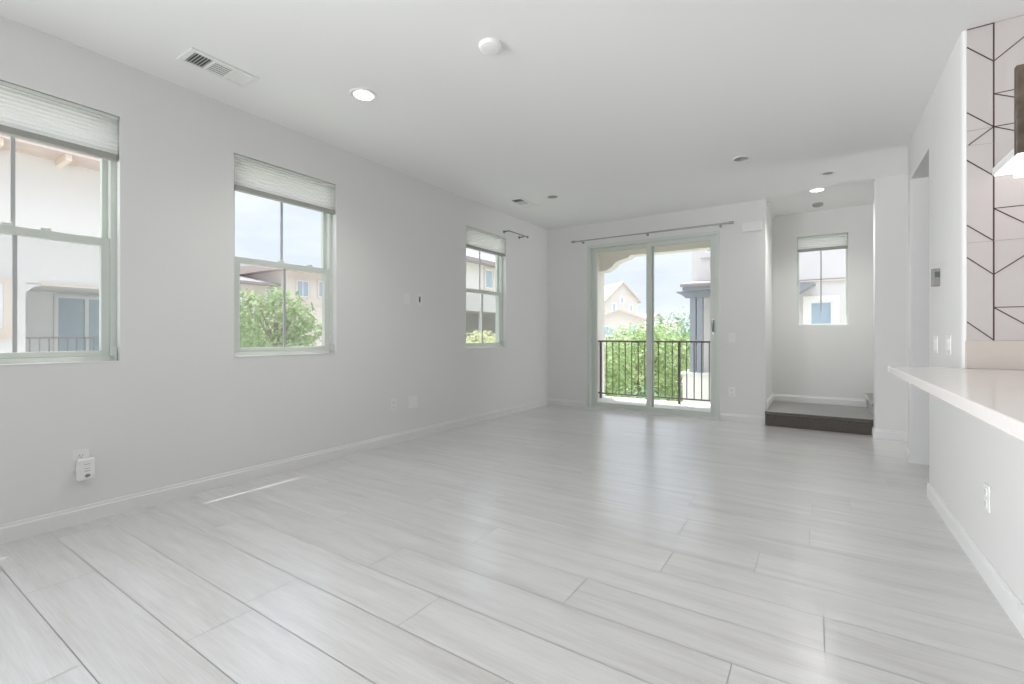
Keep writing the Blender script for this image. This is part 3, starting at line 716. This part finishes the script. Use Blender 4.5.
# 1: straight across from the nearest window
t, P = nb('neighbor_building', 'beige stucco building with a recessed balcony seen through the nearest left window')
xw = -11.0
b = MB()
b.box(xw - 5, xw, -7, 2.02, -3.2, 4.25).box(xw - 5, xw, 4.15, 4.6, -3.2, 4.25).box(xw - 5, xw, 2.02, 4.15, 1.95, 4.25).box(xw - 5, xw, 2.02, 4.15, -3.2, -.02)
b.prism([(2.02, 1.80), (2.02, 1.96), (2.30, 1.96), (2.12, 1.90)], 'x', xw - .3, xw)
P(b, 'wall', 'stucco')
P(MB().box(xw - 5, xw - 1.7, 2.02, 4.15, -.02, 1.95), 'balcony_back_wall', 'exwhite')
P(MB().box(xw - .001, xw + .035, 2.20, 4.3, 1.935, 1.975).box(xw - .001, xw + .04, -6, 1.92, 1.03, 1.12), 'moulding', 'stucco_trim')
f = P(MB().box(xw - 1.70, xw - 1.64, 2.72, 2.78, .0, 1.86).box(xw - 1.70, xw - 1.64, 4.05, 4.11, 0, 1.86).box(xw - 1.70, xw - 1.64, 2.72, 4.11, 1.84, 1.9).box(xw - 1.70, xw - 1.62, 3.18, 3.24, 0, 1.86), 'sliding_door', 'exwhite')
P(MB().box(xw - 1.69, xw - 1.67, 2.78, 4.05, .02, 1.84), 'door_glass', 'exglass')
P(MB().box(xw - .06, xw - .02, 2.02, 4.15, 1.03, 1.06).box(xw - .06, xw - .02, 2.02, 4.15, .04, .07), 'balcony_rail', 'rail_metal')
for k in range(18): P(MB().box(xw - .05, xw - .035, 2.07 + k * .118, 2.085 + k * .118, .07, 1.03), 'baluster', 'rail_metal')
ext_window(t, P, 'x', xw, .65, 1.76, 1.2, 1.92, .10)
P(MB().prism([(xw + .62, 4.10), (xw + .62, 4.22), (xw - 2.5, 5.3), (xw - 5.6, 4.22), (xw - 5.6, 4.10)], 'y', -7.4, 5.0), 'roof', 'roof_pink')
for k in range(14): P(MB().box(xw, xw + .58, -6.2 + k * .78, -6.12 + k * .78, 4.0, 4.1), 'rafter_tail', 'stucco_trim')
# 2: seen through the middle window
t, P = nb('neighbor_building', 'long beige house with grey tiled roof seen through the middle left window')
xw = -26
P(MB().box(xw - 9, xw - 1.2, 6, 15.6, -3.2, 4.2).box(xw - 9, xw, 15.5, 22, -3.2, 5.15), 'wall', 'stucco_warm')
P(MB().prism([(xw - .55, 4.02), (xw - .55, 4.16), (xw - 5.2, 5.0), (xw - 9.6, 4.16), (xw - 9.6, 4.02)], 'y', 5.4, 15.5), 'roof', 'roof_grey')
P(MB().prism([(xw + .6, 4.95), (xw + .6, 5.10), (xw - 4.5, 5.5), (xw - 9.6, 5.10), (xw - 9.6, 4.95)], 'y', 15.0, 22.6), 'roof', 'roof_pink')
ext_window(t, P, 'x', xw, 16.15, 16.95, 3.45, 4.42, .10, 'stucco_trim'); ext_window(t, P, 'x', xw, 17.6, 18.4, 3.5, 4.5, .10, 'stucco_trim')
ext_window(t, P, 'x', xw - 1.2, 13.1, 13.5, 2.9, 3.6, .06, 'exwhite'); ext_window(t, P, 'x', xw - 1.2, 15.0, 15.4, 3.2, 3.8, .06, 'exwhite')
P(MB().box(xw - .001, xw + .06, 15.5, 22, 2.85, 3.05), 'moulding', 'stucco_trim')
# 3: seen through the far left window
t, P = nb('neighbor_building', 'pale stucco house with bluish carport seen through the far window of the left wall')
xw = -14
P(MB().box(xw - 5, xw, 16.0, 27, 2.3, 4.75).box(xw - 5, xw, 16, 16.9, -3.2, 2.3).box(xw - 5, xw - 2.6, 16.9, 27, -3.2, 2.3).box(xw - .3, xw, 20.9, 27, -3.2, 2.3), 'wall', 'stucco')
P(MB().prism([(xw + .5, 4.62), (xw + .5, 4.78), (xw - 2.5, 5.9), (xw - 5.5, 4.78), (xw - 5.5, 4.62)], 'y', 15.5, 27.5), 'roof', 'roof_grey')
ext_window(t, P, 'x', xw, 18.85, 19.45, 3.5, 4.45, .12, 'stucco_trim', False)
P(MB().box(xw - 2.6, xw - 2.54, 17.3, 20.5, -.6, 2.05), 'garage_door', 'post_grey'); P(MB().box(xw - .25, xw - .1, 18.6, 18.8, -3.2, 2.3), 'carport_post', 'exwhite')
# 4: porch and wall right outside the sliding door
t, P = nb('neighbor_building', 'stucco building with grey twin porch posts seen at the right of the sliding door')
P(MB().box(-3.12, 2.6, 14.5, 19, -3.2, 7.2).box(-1.5, 2.6, 11.5, 14.5, -3.2, 6.2), 'wall', 'stucco')
P(MB().box(-3.0, -1.5, 12.85, 13.15, -3.2, .05).box(-3.0, -2.85, 13.15, 14.5, -3.2, .05), 'porch_base', 'stucco_cream')
P(MB().box(-3.06, -1.5, 12.8, 13.2, .05, .11), 'cap_stone', 'concrete')
for xx in (-2.835, -2.66): P(MB().box(xx, xx + .145, 12.93, 13.07, .11, 2.09), 'porch_post', 'post_grey', .006)
P(MB().prism([(-3.18, 2.24), (-3.10, 2.20), (-3.02, 2.16), (-2.95, 2.09), (-1.5, 2.09), (-1.5, 2.27), (-3.18, 2.27)], 'y', 12.9, 13.1), 'porch_beam', 'post_grey')
P(MB().box(-2.98, -1.5, 12.72, 12.90, 2.27, 2.37), 'fascia', 'post_grey')
P(MB().prism([(12.65, 2.36), (14.5, 2.60), (14.5, 2.70), (12.65, 2.44)], 'x', -3.02, -1.5), 'porch_roof', 'roof_grey')
ext_window(t, P, 'y', 14.5, -2.74, -2.0, 3.50, 4.3, .14, 'stucco', False, sgn=-1)
ext_window(t, P, 'y', 11.5, -.15, .27, .9, 1.80, .10, 'stucco_cream', False, sgn=-1)
P(MB().box(-1.0, 1.2, 11.45, 11.5, 2.20, 2.225), 'moulding', 'stucco_trim')
P(MB().prism([(-.62, 2.12), (-.62, 1.96), (-.30, 1.96), (-.03, 2.12)], 'y', 11.0, 11.5), 'canopy', 'post_grey')
# far houses
def gable(label, loc, rz, w_, d_, he, hr, zb, wins, mw='stucco_far', mr='roof_pink', vent=True):
    t = thing('far_house', label, 'house', loc, rz)
    def P(b, nm, m, bv=0):
        o = b.build(nm, m, None, bv); o.parent = t; return o
    P(MB().prism([(-w_ / 2, zb), (w_ / 2, zb), (w_ / 2, he), (0, hr), (-w_ / 2, he)], 'y', 0, d_), 'wall', mw)
    ov = .45; sl = (hr - he) / (w_ / 2)
    P(MB().prism([(-w_ / 2 - ov, he - ov * sl), (0, hr), (w_ / 2 + ov, he - ov * sl), (w_ / 2 + ov, he - ov * sl + .22), (0, hr + .22), (-w_ / 2 - ov, he - ov * sl + .22)], 'y', -ov, d_ + ov), 'roof', mr)
    for (u0, u1, z0, z1) in wins: ext_window(t, P, 'y', 0, u0, u1, z0, z1, .12, 'exwhite', u1 - u0 > .9, sgn=-1)
    return t, P
gable('two-storey cream house with a pink gable roof, tallest in the sliding door view', (-26.9, 74, 0), R(48), 5.7, 9.0, 7.0, 9.8, -3.2, [(-1.7, -1.15, 5.1, 6.4), (-.25, .22, 6.5, 7.4), (1.4, 1.9, 5.2, 6.2)])
_t, _P = gable('low cream house with a wide gable and paired windows, before the taller house', (-21.2, 57, 0), R(30), 6.6, 5, 3.1, 4.25, -3.2, [(-1.8, -.65, 1.2, 2.35), (1.2, 2.2, 1.3, 2.35)], 'stucco_far')
gable('far hillside house with a tan roof behind the trees at mid door view', (-27.5, 96, 0), R(60), 6, 9, 3.4, 5.6, -3.2, [], 'stucco_far', 'roof_pink')
gable('distant tan roofed house low on the hillside near the porch posts', (-21, 84, 0), R(70), 5, 6, 2.2, 3.6, -3.2, [], 'stucco_far', 'roof_pink')

# ------------------------------------------------------------------ ground and planting
structure(MB().box(-120, 60, -60, 170, -3.4, -3.2).build('ground', 'ground'), 'ground far below the balcony')
def crown(pts, n, size, seed, m, name, parent):
    rd = random.Random(seed); v = []; f = []
    tot = sum(p[3] ** 2 for p in pts)
    for (cx, cy, cz, r) in pts:
        for _ in range(int(n * r * r / tot)):
            while True:
                d = Vector((rd.uniform(-1, 1), rd.uniform(-1, 1), rd.uniform(-1, 1)))
                if .05 < d.length < 1: break
            d = d.normalized() * (d.length ** .35); c = Vector((cx, cy, cz)) + Vector((d.x * r, d.y * r, d.z * r * .85)) * rd.uniform(.75, 1.08)
            nrm = (d + Vector((rd.uniform(-1, 1), rd.uniform(-1, 1), rd.uniform(-.3, 1.2)))).normalized()
            u = nrm.orthogonal().normalized(); u.rotate(Matrix.Rotation(rd.uniform(0, 6.28), 3, nrm)); q = nrm.cross(u)
            s_ = size * rd.uniform(.6, 1.3); k = len(v)
            for pp in (c - u * s_, c - q * s_ * .45 + nrm * s_ * .1, c + u * s_, c + q * s_ * .45 + nrm * s_ * .1): v.append(tuple(pp))
            f.append((k, k + 1, k + 2, k + 3))
    b = MB(); b.v = v; b.f = f; return b.build(name, m, parent, fixn=False)
def tree(label, x, y, top, r, seed, m='leaf', n=5200, size=.11, zb=-3.2, blobs=7, name='leafy_tree'):
    rd = random.Random(seed); t = thing(name, label, 'tree', (x, y, zb), 0, 'trees outside the windows'); H = top - zb
    pts = [(0, 0, H - r * .85, r)]
    for k in range(blobs):
        a = 6.28 * k / blobs + rd.random(); rr = r * rd.uniform(.42, .62)
        pts.append((math.cos(a) * r * .75, math.sin(a) * r * .75, H - r * .9 + rd.uniform(-.75, .35) * r, rr))
    for k in range(4):
        a = rd.random() * 6.28; pts.append((math.cos(a) * r * .6, math.sin(a) * r * .6, max(.8, H - r * 2.0 + rd.uniform(-.3, .3)), r * .6))
    crown(pts, int(n * .42), size * 1.12, seed, m, 'foliage', t)
    b = MB(); b.tube((0, 0, 0), (.05, 0, H - r), .13, 8, .07)
    for k in range(4):
        a = 6.28 * k / 4 + .5; b.tube((.04, 0, H - r * 1.7), (math.cos(a) * r * .6, math.sin(a) * r * .6, H - r * .7), .06, 6, .02)
    b.build('trunk', 'bark', t); return t
tree('bright green tree close behind the left half of the balcony railing', -6.1, 13.0, 1.15, 1.45, 1, 'leaf', 9000, .085)
tree('bright green tree behind the middle of the balcony railing', -5.5, 16.8, 1.5, 1.4, 2, 'leaf', 8000, .085)
tree('darker green bush-like tree low behind the middle railing post', -3.35, 10.4, -.05, .85, 3, 'leaf_mid', 6000, .07)
tree('green tree farther off, under the pink roofed houses', -10.8, 29.5, 1.9, 2.4, 4, 'leaf', 7000, .15)
tree('green tree farther off, left of the grey porch posts', -6.3, 21.5, 1.7, 1.9, 5, 'leaf', 7000, .15)
tree('pale olive tree rising highest left of the porch posts', -8.7, 36.5, 3.2, 2.3, 6, 'leaf_mid', 5000, .16)
tree('rounded green tree in the left half of the middle window view', -14.2, 8.1, 2.65, 1.15, 7, 'leaf', 8000, .085)
tree('green tree low in the right half of the middle window view', -14.0, 10.9, 1.45, 1.05, 8, 'leaf_mid', 7000, .09)
tree('green tree at the left edge of the middle window view', -17.2, 8.3, 2.0, .9, 9, 'leaf', 6000, .09)
hg = thing('hedge', 'pale yellow-green hedge at the bottom of the far left window view', 'hedge', (-12.2, 16.8, -3.2))
crown([(-.3 + .15 * math.sin(k * 2.1), -3.2 + k * .62, 3.75 + .25 * math.sin(k * 1.7), .8) for k in range(11)] + [(0, -3 + k * .9, 2.2, .9) for k in range(8)], 9000, .08, 21, 'leaf_yellow', 'foliage', hg)
MB().box(-.1, .1, -3.2, 3.4, 0, 2.6).build('hedge_stems', 'bark', hg)
